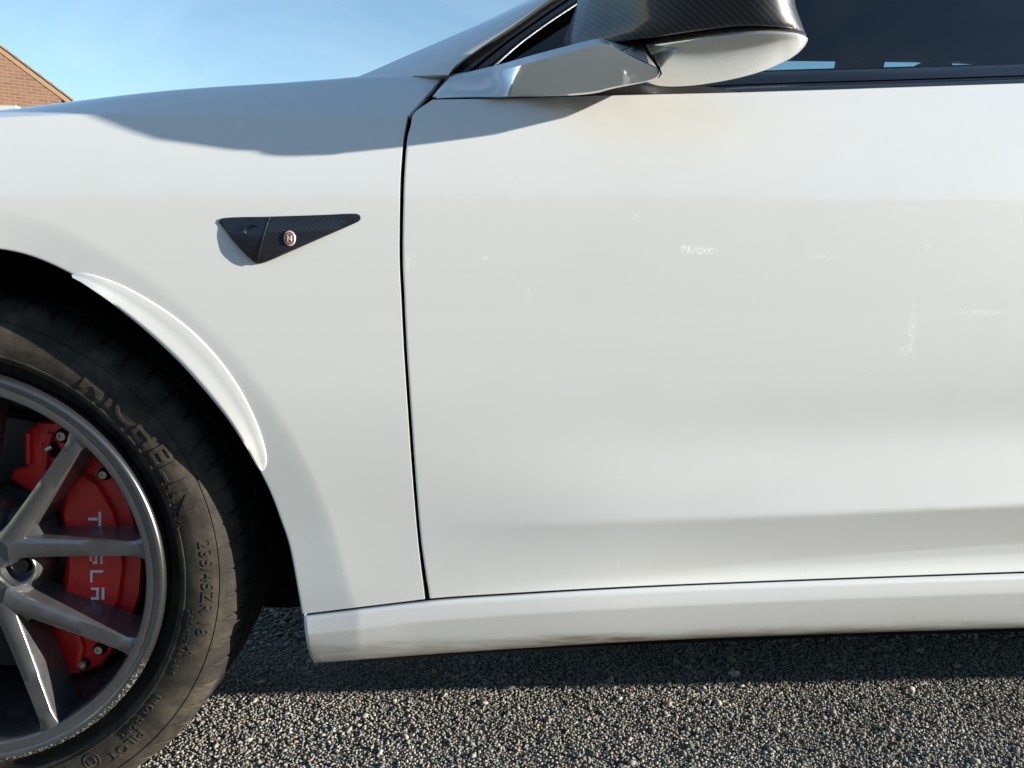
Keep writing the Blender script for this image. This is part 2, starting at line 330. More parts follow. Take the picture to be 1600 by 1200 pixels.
# ------------------------------------------------------------------ house beyond the bonnet
def house():
    th0 = R(31); ax = np.array([math.cos(th0), math.sin(th0)]); nrm = np.array([math.sin(th0), -math.cos(th0)])
    e = at(112, 155, 19.0)
    v = at(0, 71, 19.0)-CAM; k = ((e[:2]-CAM[:2])@nrm)/(v[:2]@nrm); a = CAM+v*k
    run = (e[:2]-a[:2])@ax; ws = (a[2]-e[2])/run; half = 4.2
    root = empty('brick_house', (*(e[:2]-ax*half), 0), 'brown brick gable house with tiled roof edge behind the bonnet', 'house'); root.rotation_euler = (0, 0, th0)
    def part(name, mb, m):
        me = mesh(mb.v, mb.f, False); me.materials.append(m); o = bpy.data.objects.new(name, me); COL.objects.link(o); o.parent = root; return o
    D = 8.0; we = half-.22; zE = e[2]-.10+ws*.22; zR = zE+ws*we
    part('wall', MB().loft([[(x, y, z) for x, z in ((-we, 0), (we, 0), (we, zE), (0, zR), (-we, zE))] for y in (0, D)]), BRICK)
    for sgn in (1, -1):
        part('roof', MB().loft([[(sgn*x, y, z) for x, z in ((.002, zR+.02), (.002, zR+.075), (half, e[2]-.045), (half, e[2]-.10))] for y in (.03, D+.06)]), TILE)
    th = math.atan(ws); n = 20; step = half/math.cos(th)/n
    tm = MB().loft([[(0, y, 0), (step*1.10, y, -.010), (step*1.10, y, .034), (0, y, .016)] for y in (-.05, .26)]); me = mesh(tm.v, tm.f, False); me.materials.append(TILE)
    for i in range(n):
        o = bpy.data.objects.new('roof_tile', me); COL.objects.link(o); o.parent = root
        d = i*step; o.location = (d*math.cos(th), 0, zR+.085-d*math.sin(th)); o.rotation_euler = (0, th, 0)
    part('verge_mortar', MB().loft([[(x, y, z) for x, z in ((0, zR-.05), (0, zR+.078), (half-.02, e[2]-.03), (half-.02, e[2]-.16))] for y in (-.02, .028)]), mat('verge_mortar', (.24, .15, .09), .9))
    Yg = 15.0; g0 = at(24, 165, Yg)
    r2 = empty('garage', (g0[0]-1.6, Yg, 0), 'white flat roofed garage just showing over the bonnet below the brick gable', 'garage')
    w = MB().box(-1.5, 1.5, .06, 5, 0, g0[2]-.35); o = bpy.data.objects.new('wall', mesh(w.v, w.f, False)); COL.objects.link(o); o.data.materials.append(BRICK); o.parent = r2
    w = MB().box(-1.6, 1.6, 0, 5.1, g0[2]-.35, g0[2]); o = bpy.data.objects.new('fascia', mesh(w.v, w.f, False)); COL.objects.link(o); o.data.materials.append(FASCIA); o.parent = r2
house()
def terrace():
    """row of houses across the road: only its skyline shows, mirrored in the door and the chrome"""
    Yt = -19.0; root = empty('terrace', (2, Yt, 0), 'row of brown brick houses across the road mirrored in the white door', 'houses')
    def part(name, mb, m, par=root):
        me = mesh(mb.v, mb.f, False); me.materials.append(m); o = bpy.data.objects.new(name, me); COL.objects.link(o); o.parent = par; return o
    wall = part('wall', MB().box(-27, 27, -7, 0, 0, 5.0), BRICK)
    part('roof', MB().loft([[(x, y, z) for y, z in ((.35, 4.95), (.35, 5.1), (-3.5, 7.3), (-7.35, 5.1), (-7.35, 4.95))] for x in (-27.3, 27.3)]), TILE)
    def sash(w, h):
        m = MB()
        m.loft([[(x, y, z) for x, z in ((-w/2-.06, -.06), (w/2+.06, -.06), (w/2+.06, h+.06), (-w/2-.06, h+.06))] for y in (0, .05)]); me = mesh(m.v, m.f, False); me.materials.append(FASCIA)
        g = []
        for sg in (-1, 1):
            q = MB().box(min(sg*.04, sg*w/2), max(sg*.04, sg*w/2), .045, .055, 0, h); mq = mesh(q.v, q.f, False); mq.materials.append(GLOSS); g.append(mq)
        return me, g
    low_, up_ = sash(1.9, 1.4), sash(1.7, 1.3)
    for i in range(9):
        for z, (me, gs) in ((.9, low_), (3.2, up_)):
            o = bpy.data.objects.new('window', me); COL.objects.link(o); o.parent = root; o.location = (-24+6*i, 0, z)
            for g in gs: q = bpy.data.objects.new('pane', g); COL.objects.link(q); q.parent = o
    cm = MB().box(-.45, .45, -3.9, -3.1, 6.9, 8.3); me = mesh(cm.v, cm.f, False); me.materials.append(BRICK)
    for x in (-18, -6, 6, 18):
        o = bpy.data.objects.new('chimney', me); COL.objects.link(o); o.parent = root; o.location = (x, 0, 0)
terrace()

# ------------------------------------------------------------------ the car: body side surface Y = S(X, Z)
car = empty('parked_car', (0, .9, 0), 'white electric saloon with gunmetal wheel, red brake caliper and carbon mirror cap', 'car')
_zk = np.array([.15, .28, .33, .40, .47, .55, .63, .72, .79, .84, .87, .90, .95]); _yk = np.array([.020, .000, -.004, -.008, -.012, -.016, -.018, -.016, -.010, -.001, .010, .027, .062])
_zf = np.linspace(.15, .95, 400); _yf = cr(np.c_[_zk, _yk], _zk, _zf)[:, 1]
def base(z): return float(np.interp(z, _zf, _yf))-.012*(1-sst(.76, .89, z))
def tuck(X, Z): return .011*(1-sst(.36, .56, Z))*(1-sst(.36, .80, X))
def crease_z(X): return .3905+.040*(X-.85)
def crease(X, z):
    a = sst(.52, 1.02, X)
    d = z-crease_z(X)
    if d > 0: y = -.0125*math.exp(-(d/.045)**1.1)+.0055*math.exp(-((d-.085)/.05)**2)
    else: y = -.0125+.0245*min(1, -d/.078)**1.02
    return a*y*(1+.4*sst(.85, 1.35, X))
ARCH = [(-700, 900), (-600, 700), (-480, 540), (-320, 440), (-150, 395), (0, 387), (60, 402), (116, 428), (172, 466), (224, 507), (280, 559), (320, 603), (360, 652), (400, 720), (425, 770), (442, 815), (456, 860), (467, 915), (474, 959)]
BAND = [(-700, 800), (-560, 500), (-350, 375), (-150, 335), (0, 326), (80, 343), (160, 380), (250, 436), (340, 513), (410, 590), (470, 690), (515, 800), (540, 890), (556, 950)]
_archp = None
def S(X, Z, flare=True):
    y = base(Z)+tuck(X, Z)+crease(X, Z)+.035*max(0, -X-.05)**2
    y += .006*sst(.35, 1.6, X)*0
    if flare and _archp is not None and X < .56:
        p = np.array([X, Z]); d, side = pdist(_bandp, p)
        if side: y += .070*(d-.006*(1-math.exp(-d/.006)))
    return y
def pdist(P, p):
    a = P[:-1]; ab = P[1:]-a; t = np.clip(((p-a)*ab).sum(1)/(ab*ab).sum(1), 0, 1); q = a+ab*t[:, None]; dd = np.linalg.norm(p-q, axis=1); i = dd.argmin()
    cr2 = ab[i, 0]*(p[1]-q[i, 1])-ab[i, 1]*(p[0]-q[i, 0])
    return dd[i], cr2 < 0
_tmp = [at(x, y, -.012) for x, y in pl(ARCH, 120)]; _ap = np.array([(q[0], q[2]) for q in _tmp])
_tmp = [at(x, y, -.012) for x, y in pl(BAND, 120)]; _bandp = np.array([(q[0], q[2]) for q in _tmp]); _archp = _ap

def flange(G, side, w=.0014, depth=.018):
    """round the border of a grid over and turn it inwards; side 'i0','i1','j0','j1'"""
    G = np.array(G)
    if side[0] == 'j': G = G.transpose(1, 0, 2)
    if side[1] == '1': G = G[::-1]
    o = G[0]-G[1]; o[:, 1] = 0; o /= np.linalg.norm(o, axis=1)[:, None]
    rows = []
    for a in (90, 60, 30):
        q = G[0]+o*w*math.sin(R(90-a))*1.0; 
        q = G[0]+o*w*math.sin(R(120-a)*.75); q[:, 1] += w*(1-math.cos(R(120-a)*.75)); rows.append(q)
    q = G[0]+o*w*1.02; q[:, 1] += depth; rows.append(q)
    G = np.concatenate([np.array(rows[::-1]), G])
    if side[1] == '1': G = G[::-1]
    if side[0] == 'j': G = G.transpose(1, 0, 2)
    return G

def knots_interp(A, B, n):
    A = np.array(A, float); B = np.array(B, float)
    return A, B
SHUT = [(640, 181), (634, 212), (630, 255), (628, 300), (627, 400), (630, 470), (634, 550), (640, 640), (647, 740), (656, 845), (667, 936)]
def fender():
    kA = [(-700, 900), (-600, 700), (-480, 540), (-320, 440), (-150, 395), (0, 387), (116, 428), (224, 507), (300, 580), (316, 599), (332, 617), (348, 636), (372, 670), (392, 704), (408, 735), (425, 770), (440, 810), (456, 860), (474, 959)]
    kB = [(-700, 300), (-600, 255), (-480, 225), (-320, 205), (-150, 193), (0, 184), (240, 177), (440, 176.5), (640, 181)] + SHUT[1:]
    dA = np.arange(len(kA), dtype=float)
    n1 = 8; n_cols = (len(kA)-1)*12+1; tt = np.linspace(0, len(kA)-1, n_cols)
    A = cr(np.array(kA, float), dA, tt)
    c = 8
    B1 = cr(np.array(kB[:c+1], float), dA[:c+1], tt[:c*12+1]); B2 = cr(np.array(kB[c:], float), dA[c:]-c, tt[c*12:]-c)
    B = np.concatenate([B1, B2[1:]])
    # gap: the shut edge stands 2.6 px back
    B[c*12:, 0] -= 3.6
    rows = 64; G = []
    for v in np.linspace(0, 1, rows)**1.0:
        G.append([at_s(*(A[j]*(1-v)+B[j]*v), S) for j in range(n_cols)])
    G = np.array(G)
    top = G[-1, :c*12+1].copy()
    Gf = flange(G, 'i0', .002, .02)
    sh = Gf[-1, c*12:]
    # shoulder rows: crest to silhouette to bonnet
    sil = [(-700, 285), (-600, 243), (-480, 213), (-320, 196), (-150, 183), (0, 172), (240, 143.5), (440, 129.5), (697, 117)]
    sil = cr(np.array(sil, float), dA[:c+1], tt[:c*12+1]); sil[-12:] = pl([(505, 125), (560, 120), (610, 118), (660, 117.3), (696, 117)], 13)[1:]
    sil[:, 0] = np.where(np.arange(len(sil)) > len(sil)-14, sil[:, 0], sil[:, 0])
    bot = np.array([B1[j]-(3.6 if j == len(B1)-1 else 0)*np.array([1, 0]) for j in range(len(B1))])
    top3 = []
    for v in np.linspace(0, 1, 16):
        row = []
        for j in range(len(sil)):
            p0 = top[j]; Ys = .058+.012*sst(.3, .55, p0[0])
            p1 = at(sil[j][0], sil[j][1], Ys)
            zz = math.sin(v*math.pi/2*.92)/math.sin(math.pi/2*.92); 
            q = p0+(p1-p0)*v; q[0] += (.0042*math.sin(math.pi*v) if j == len(sil)-1 else 0); q[2] = p0[2]+(p1[2]-p0[2])*(.45*v+.55*zz)
            row.append(q)
        top3.append(row)
    for (dy, dz) in ((.03, .0035), (.10, .012), (.3, .03), (.6, .04), (.82, .03)):
        top3.append([np.array([q[0]-dy*.0, q[1]+dy, q[2]+dz]) for q in top3[15]])
    mb = MB().grid(Gf).grid(top3)
    # fold the shut edge of the side panel inwards
    e = G[:, c*12:][-1]; o1 = e.copy(); o1[:, 0] += .0002; o1[:, 1] += .0005; o2 = o1.copy(); o2[:, 0] -= .0006; o2[:, 1] += .02
    mb.grid([e, o1, o2])
    e = np.array([r[-1] for r in top3[:16]]); o1 = e.copy(); o1[:, 0] += .0009; o1[:, 1] += .0012; o2 = o1.copy(); o2[:, 1] += .02
    mb.grid([e, o1, o2])
    ob = mb.build('front_wing', PAINT, car, sharp=60)
    return G
FG = fender()

def arch_trim():
    out = pl([(112, 429), (132, 426.5), (180, 441), (224, 463), (280, 500), (328, 544), (368, 596), (396, 648), (412, 692), (417, 722), (412, 735)], 61)
    inn = pl([(114, 434), (130, 443), (170, 470), (222, 511), (278, 563), (318, 607), (357, 655), (385, 698), (398, 722), (405, 733), (409, 736)], 61)
    G = []
    prof = [(0, .004), (.006, -.0003), (.025, -.0011), (.06, -.0014), (.35, -.0016), (.60, -.0026), (.82, -.0042), (.93, -.0046), (.98, -.0034), (1.0, .001), (1.02, .03)]
    for v, h in prof:
        row = []
        for j in range(61):
            w = out[j]*(1-v)+inn[j]*v; p = at_s(w[0], w[1], S); k = min(1, math.sin(math.pi*min(max(j/60, .0), 1))*2.2+.25)
            p[1] += h*k if h < .01 else h
            row.append(p)
        G.append(row)
    MB().grid(G).build('arch_trim', PAINT, car, sharp=50, label='white crescent arch extension strip along the wheel opening')
arch_trim()

SEAM = [(475, 959), (667, 936.5), (780, 928.5), (1000, 916.5), (1300, 904.5), (1600, 894), (1900, 885), (2300, 876)]
BELT = [(672, 155.5), (800, 153), (950, 149), (1200, 143), (1400, 136.5), (1600, 130), (1900, 121), (2300, 110)]
def fx(L, x): return float(np.interp(x, [p[0] for p in L], [p[1] for p in L]))
_SEAMF = pl(SEAM, 400); _BELTF = pl(BELT, 400)
def door():
    left = [(674, 157), (655, 170), (645, 179), (641, 190)] + [(x, y) for x, y in SHUT[1:-1]] + [(669, 934)]
    left = np.array(pl(left[:4], 10).tolist()[:-1]+pl(left[3:], 150).tolist()); left[:, 0] += 4.4*np.interp(left[:, 1], [175, 200, 500], [.3, 1.15, .85])
    left = left[::-1]
    n = len(left); cols = 200; G = []
    for i in range(n):
        x0, y0 = left[i]; s = 1-i/(n-1)         # s = 1 at the seam, 0 at the belt
        yl = np.interp(y0, [157, 936], [0, 1]); row = []
        for j in range(cols):
            u = (j/(cols-1)); x = x0+(2300-x0)*u**1.25
            yt = fx(_BELTF, max(x, 676))+2.0; yb = fx(_SEAMF, max(x, 669))-2.6
            f = (y0-fx(_BELTF, max(left[-1][0], 676))-2.0)/((fx(_SEAMF, max(left[0][0], 669))-2.6)-(fx(_BELTF, 676)+2.0))
            row.append(at_s(x, yt+(yb-yt)*f, S, 6))
        G.append(row)
    G = [list(r_)+[r_[-1]+np.array([1.0, .01, 0])] for r_ in G]
    G = flange(G, 'i0'); G = flange(G, 'i1', .002, .03); G = flange(G, 'j0')
    MB().grid(G).build('front_door', PAINT, car, sharp=60)
door()

def rocker():
    edge = pl([(477, 992), (550, 985), (667, 971), (1000, 950), (1300, 937), (1600, 926.5), (1900, 917), (2300, 906)], 300)
    bot = pl([(489, 1035), (560, 1031), (700, 1020.5), (1000, 1002), (1300, 990), (1600, 981), (1900, 972), (2300, 962)], 300)
    top = pl(SEAM, 300)
    rows = [(0, -.0005, .022), (0, .5, .003), (0, 1.5, .0002), (0, 3, -.0018), (0, 6, -.0035)]
    xs = np.r_[np.linspace(476, 700, 50), np.linspace(710, 2300, 130)]
    G = []
    def r(k, x):
        T = fx(top, max(x, 475))+1.8; E_ = fx(edge, max(x, 477)); B_ = fx(bot, max(x, 489))
        return T, E_, B_
    spec = [('t', 0, .022), ('t', 0.0, .0035), ('t', 1.2, .0008), ('t', 3.0, -.0026), ('t', 6, -.0050), ('te', .35, -.0054), ('te', .65, -.0057), ('te', .94, -.0060), ('te', 1.0, -.0057), ('eb', .06, -.0046), ('eb', .25, -.0010), ('eb', .45, .0030), ('eb', .65, .0075), ('eb', .82, .0120), ('eb', .93, .0165), ('eb', .98, .0210), ('eb', 1.0, .0262)]
    for kind, v, dy in spec:
        row = []
        for x in xs:
            T, E_, B_ = r(None, x)
            py = T+v if kind == 't' else (T+(E_-T)*v if kind == 'te' else E_+(B_-E_)*v)
            # rounded lower front corner
            t_ = max(0, min(1, (py-970)/65)); xm = 476+2*sst(0, .5, t_)+13*t_**3
            xx = x if x > 560 else xm+(x-476)*(560-xm)/(560-476)
            p = at(xx, py, .0); q0 = at(xx, T, 0); Yb = base(q0[2])+tuck(q0[0], q0[2])+.07*max(0, .476-q0[0])
            row.append(at(xx, py, Yb+dy))
        G.append(row)
    last = G[-1]
    for dY, dz in ((.02, -.004), (.06, -.002), (.10, .01), (.3, .0), (1.5, .0)): G.append([q+np.array([0, dY, dz]) for q in last])
    G = [list(r_)+[r_[-1]+np.array([1.3, 0, .004])] for r_ in G]
    G = np.array(G)
    # front end face of the sill, turned inwards
    o1 = G[:, 0].copy(); o1[:, 0] -= .001; o1[:, 1] += .001; o2 = o1.copy(); o2[:, 1] += .05
    mb = MB().grid(G).grid([G[:, 0], o1, o2])
    mb.build('sill_panel', SILLP, car, sharp=60, label='white sill panel with brown road dirt along its lower edge')
    # two water drops hanging on the sill
    for (px, py) in ((1180, 974), (1332, 962)):
        p = at(px, py, .004); bm = bmesh.new(); bmesh.ops.create_icosphere(bm, subdivisions=2, radius=.0026)
        for v in bm.verts: v.co = Vector((v.co.x*.9, v.co.y*.6, v.co.z*1.15))+Vector(p)
        me = bpy.data.meshes.new('drop'); bm.to_mesh(me); bm.free(); me.polygons.foreach_set('use_smooth', [True]*len(me.polygons))
        link('water_drop', me, WATER, car)
WATER = mat('water', (.9, .95, .95), .02, 0); WATER.node_tree.nodes['Principled BSDF'].inputs['Transmission Weight'].default_value = .8
rocker()

def inner_body():
    mb = MB()
    # dark structure behind the panel gaps
    G = []
    for z in np.linspace(.30, .865, 24): G.append([(X, base(z)+.030, z) for X in np.linspace(.45, 1.9, 40)])
    mb.grid(G)
    mb.build('inner_structure', VOID, car)
    MB().loft([[at(x, y, Y) for x, y in ((636, 190), (642, 172), (668, 145), (694, 121), (712, 121), (712, 160), (680, 160), (655, 190))] for Y in (.075, .085)]).build('corner_backing', VOID, car)  # dark panel added behind the corner gap so the shut line reads black
    # wheel arch liner
    mb = MB(); c = (0, .325); n = 60
    A = np.linspace(R(-11), R(208), n)
    G = [[(c[0]+(r+.018*(1-math.sin(a)))*math.cos(a), y, c[1]+(r)*math.sin(a)) for (r, y) in ((.425, .012), (.42, .05), (.40, .10), (.395, .34), (.1, .345))] for a in A]
    mb.grid(G)
    mb.grid([[(x, .42+.03*math.sin(x*40)*.3, z) for x in np.linspace(-.55, .70, 40)] for z in np.linspace(.092, .55, 8)])
    mb.grid([[(.435, y, z) for y in np.linspace(.09, .42, 6)] for z in np.linspace(.19, .36, 4)])
    o = mb.build('wheel_arch_liner', LINER, car)
inner_body()
def underside():
    MB().box(.46, 3.9, .16, 1.75, .155, .19).build('floor_pan', BLACK, car)
    b = [at(x, y, .03) for x, y in ((560, 1031), (700, 1020.5), (1000, 1002), (1300, 990), (1600, 981), (1900, 972), (2300, 962))]
    b.append(b[-1]+np.array([1.3, 0, .004]))
    MB().loft([[(q[0], .030, q[2]+.004), (q[0], .034, q[2]-.007), (q[0], .10, q[2]+.0), (q[0], .10, q[2]+.004)] for q in b]).build('shadow_flange', VOID, car)  # added black flange: lowers the sill edge so its ground shadow starts nearer
underside()

# ------------------------------------------------------------------ wheel
WC = (0.0, .325)
def sector_pt(r, a, Y): return (WC[0]+r*math.cos(a), Y, WC[1]+r*math.sin(a))
def wheel():
    lip = [(.2205, .060), (.2206, .012), (.2222, .0035), (.2245, .0008), (.2330, -.0006), (.2350, -.0002), (.2362, -.0012), (.2405, -.0024)]
    rim = MB().lathe_y([(.05, .20), (.19, .20), (.200, .17), (.206, .12), (.212, .075), (.2205, .060)], WC, 160)
    rim.lathe_y(lip, WC, 200)
    W_ = rim.build('wheel', RIM, car, sharp=40, label='gunmetal five double spoke alloy wheel with kerbed rim')
    ed = MB().lathe_y([(.2405, -.0024), (.2435, -.0020), (.2455, .0002), (.2466, .0045), (.2466, .0150), (.240, .03)], WC, 300)
    ed.build('rim_edge', SCUFF, W_, sharp=50, label='outer rim edge with bright kerb scuffs at the lower right')
    # tyre with shoulder blocks
    prof = [(.238, .035), (.2455, .0215), (.252, .0195), (.2580, .0175), (.2605, .0130), (.2615, .0075), (.2640, .0045), (.2690, .0028), (.2692, .0016), (.2710, .0014), (.2712, .0024), (.278, .0008), (.286, .0002), (.2885, .0002), (.2975, .0014), (.304, .0036), (.3085, .0060), (.3088, .0074), (.3100, .0078), (.3103, .0068), (.3145, .0095), (.3195, .0135), (.3250, .0200), (.3290, .0275), (.3312, .037), (.3322, .052), (.3328, .062), (.3255, .063), (.3255, .071), (.3332, .072), (.3340, .095), (.3270, .096), (.3270, .104), (.3342, .105), (.3342, .135), (.3270, .136), (.3270, .144), (.3335, .145), (.332, .175), (.327, .20), (.312, .225), (.28, .235), (.245, .22)]
    nA = 864; pitch = 64
    def fn(P, a):
        ph = (a/(2*math.pi)*pitch) % 1.0
        out = []
        for (r, y) in P:
            if .319 < r and y < .06:
                # lateral sipes curve as they run over the shoulder
                q = (ph+(.332-r)*26) % 1.0
                dep = .0042*sst(.318, .331, r)+.0008
                if q < .10: r2 = r-dep; y2 = y+.0016*sst(.331, .316, r)
                else: r2, y2 = r, y
                out.append((r2, y2))
            else: out.append((r, y))
        return out
    prof = [(r, y-.003 if .262 < r and y < .06 else y) for r, y in prof]
    ty = MB().lathe_y(prof, WC, nA, f=fn); T_ = ty.build('tyre', RUBBER, W_, sharp=32)
    # hub, spokes
    hub = MB().lathe_y([(.0001, .030), (.030, .030), (.034, .034), (.072, .036), (.078, .046), (.080, .09)], WC, 80); hub.build('hub_face', RIM, W_, sharp=40)
    cap = MB().lathe_y([(.0001, .012), (.020, .0125), (.0285, .0145), (.0300, .018), (.030, .04)], WC, 60); cap.build('centre_cap', GLOSS, W_, sharp=40)
    pairs = [26.3, -45.7, -117.7, -189.7, -261.7]
    def spoke_rings(p0, p1, w0, w1, y0, y1, n=14):
        rings = []; d = np.array([p1[0]-p0[0], p1[1]-p0[1]]); Ln = np.linalg.norm(d); d /= Ln; q = np.array([-d[1], d[0]])
        for i in range(n):
            s = i/(n-1); c = np.array(p0)+d*Ln*s; w = w0+(w1-w0)*s**.8; yf = y0+(y1-y0)*s**1.25
            fl = 1+.55*max(0, (s-.88)/.12)**2+.35*max(0, (.15-s)/.15)**2          # flared where it joins the rim and hub
            hw = w*.5*fl
            pr = [(-hw*1.28, .050), (-hw*1.20, .030), (-hw*1.04, .0055), (-hw*1.0, .0020), (-hw*.90, .0003), (0, -.0002), (hw*.90, .0003), (hw*1.0, .0020), (hw*1.04, .0055), (hw*1.20, .030), (hw*1.28, .050)]
            rings.append([(WC[0]+c[0]+q[0]*o, yf+yy, WC[1]+c[1]+q[1]*o) for o, yy in pr])
        return rings
    for pa in pairs:
        a = R(pa); j = (.078*math.cos(a), .078*math.sin(a))
        for sg in (1, -1):
            e = R(pa+sg*19.6); s0 = R(pa+sg*2.5); st = (.060*math.cos(s0), .060*math.sin(s0))
            mb = MB().loft(spoke_rings(st, (.2262*math.cos(e), .2262*math.sin(e)), .0250, .0185, .0150, .0014))
            mb.build('spoke', RIM, W_, sharp=55)
        # web joining each pair to the hub
        rings = []
        for s in np.linspace(0, 1, 8):
            r = .018+(.098-.018)*s; hw = .020+.002*s-(.006*max(0, s-.75)/.25); yf = .0155-.001*s+.010*max(0, (s-.8)/.2)
            q = np.array([-math.sin(a), math.cos(a)])
            pr = [(-hw*1.3, .05), (-hw*1.1, .010), (-hw*.9, .0015), (0, .0030), (hw*.9, .0015), (hw*1.1, .010), (hw*1.3, .05)]
            rings.append([(WC[0]+r*math.cos(a)+q[0]*o, yf+yy, WC[1]+r*math.sin(a)+q[1]*o) for o, yy in pr])
        MB().loft(rings).build('spoke_web', RIM, W_, sharp=50)
        # lug pocket and bolt between the pairs
        b = R(pa-28); c = (WC[0]+.0605*math.cos(b), WC[1]+.0605*math.sin(b))
        MB().lathe_y([(.0185, .05), (.0185, .024), (.0195, .0205), (.0225, .0195), (.0240, .0215), (.0255, .05)], c, 40).build('lug_pocket', RIM, W_, sharp=45)
        hx = MB().loft([[(c[0]+r*math.cos(q), y, c[1]+r*math.sin(q)) for q in np.arange(6)*math.pi/3+.2] for r, y in ((.0125, .05), (.0125, .029), (.0105, .026), (.0001, .0255))], False)
        hx.build('wheel_bolt', GLOSS, W_, sharp=30, bevel=.0008)
    # moulded writing
    def arc_text(s, r, a_mid, size, raise_=.0011, flip=False, mat_=LETTER, bold=0, aspect=1.0, yoff=0):
        cu = bpy.data.curves.new('txt', 'FONT'); cu.body = s; cu.size = size; cu.extrude = .0005; cu.align_x = 'CENTER'; cu.align_y = 'CENTER'; cu.offset = bold; cu.space_character = 1.08; cu.resolution_u = 3
        o = bpy.data.objects.new('tyre_lettering', cu); COL.objects.link(o); bpy.context.view_layer.update()
        me = bpy.data.meshes.new_from_object(o.evaluated_get(bpy.context.evaluated_depsgraph_get())); bpy.data.objects.remove(o)
        bm = bmesh.new(); bm.from_mesh(me)
        for _ in range(3):
            bmesh.ops.triangulate(bm, faces=bm.faces)
            long = [e for e in bm.edges if e.calc_length() > .0045]
            if not long: break
            bmesh.ops.subdivide_edges(bm, edges=long, cuts=1)
        bmesh.ops.triangulate(bm, faces=bm.faces)
        pr = np.array([(.255, .0150), (.262, .0016), (.269, -.0016), (.2785, -.0026), (.2870, -.0031), (.2975, -.0018), (.3045, .0008), (.3095, .0036), (.32, .011)])
        for v in bm.verts:
            tx, tyv, tz = v.co; tx *= aspect
            if flip: rr = r-tyv; a = a_mid+tx/r
            else: rr = r+tyv; a = a_mid-tx/r
            Y = float(np.interp(rr, pr[:, 0], pr[:, 1]))
            v.co = (WC[0]+rr*math.cos(a), Y-(raise_ if tz > 0 else -.001)+yoff, WC[1]+rr*math.sin(a))
        bm.to_mesh(me); bm.free()
        bmn = bmesh.new(); bmn.from_mesh(me); bmesh.ops.recalc_face_normals(bmn, faces=bmn.faces); bmn.to_mesh(me); bmn.free()
        return link('tyre_lettering', me, mat_, W_)
    arc_text('MICHELIN', .288, R(34), .031, .0011, bold=.0004, aspect=1.38)
    arc_text('235/45ZR 18', .2975, R(-4.5), .0185, .0010, aspect=1.15)
    arc_text('285/45ZR18 98Y', .2795, R(-19), .0105, .0007, bold=.0001, aspect=1.1)
    arc_text('PILOT', .2920, R(-50), .0150, .0008, aspect=1.3)
    arc_text('TUBELESS RADIAL', .2745, R(18), .0075, .0006)
    arc_text('PILOT SPORT', .2795, R(-42), .0115, .0008)
    arc_text('MADE IN', .2790, R(-72), .0105, .0008)
    arc_text('E4', .2830, R(-59.5), .0115, .0008)
    arc_text('0046', .2790, R(82), .0150, .0008)
    arc_text('XL', .2890, R(-21), .012, .0008)
    rg = MB(); c = sector_pt(.2830, R(-59.5), 0)
    rg.tube([(c[0]+.0098*math.cos(q), float(np.interp(math.hypot(c[0]+.0098*math.cos(q), c[2]+.0098*math.sin(q)-WC[1]), [p[0] for p in prof[:24]], [p[1] for p in prof[:24]])), c[2]+.0098*math.sin(q)) for q in np.linspace(0, 2*math.pi, 33)], .0007, 6)
    rg.build('tyre_lettering', LETTER, W_)
    return W_
wheel()

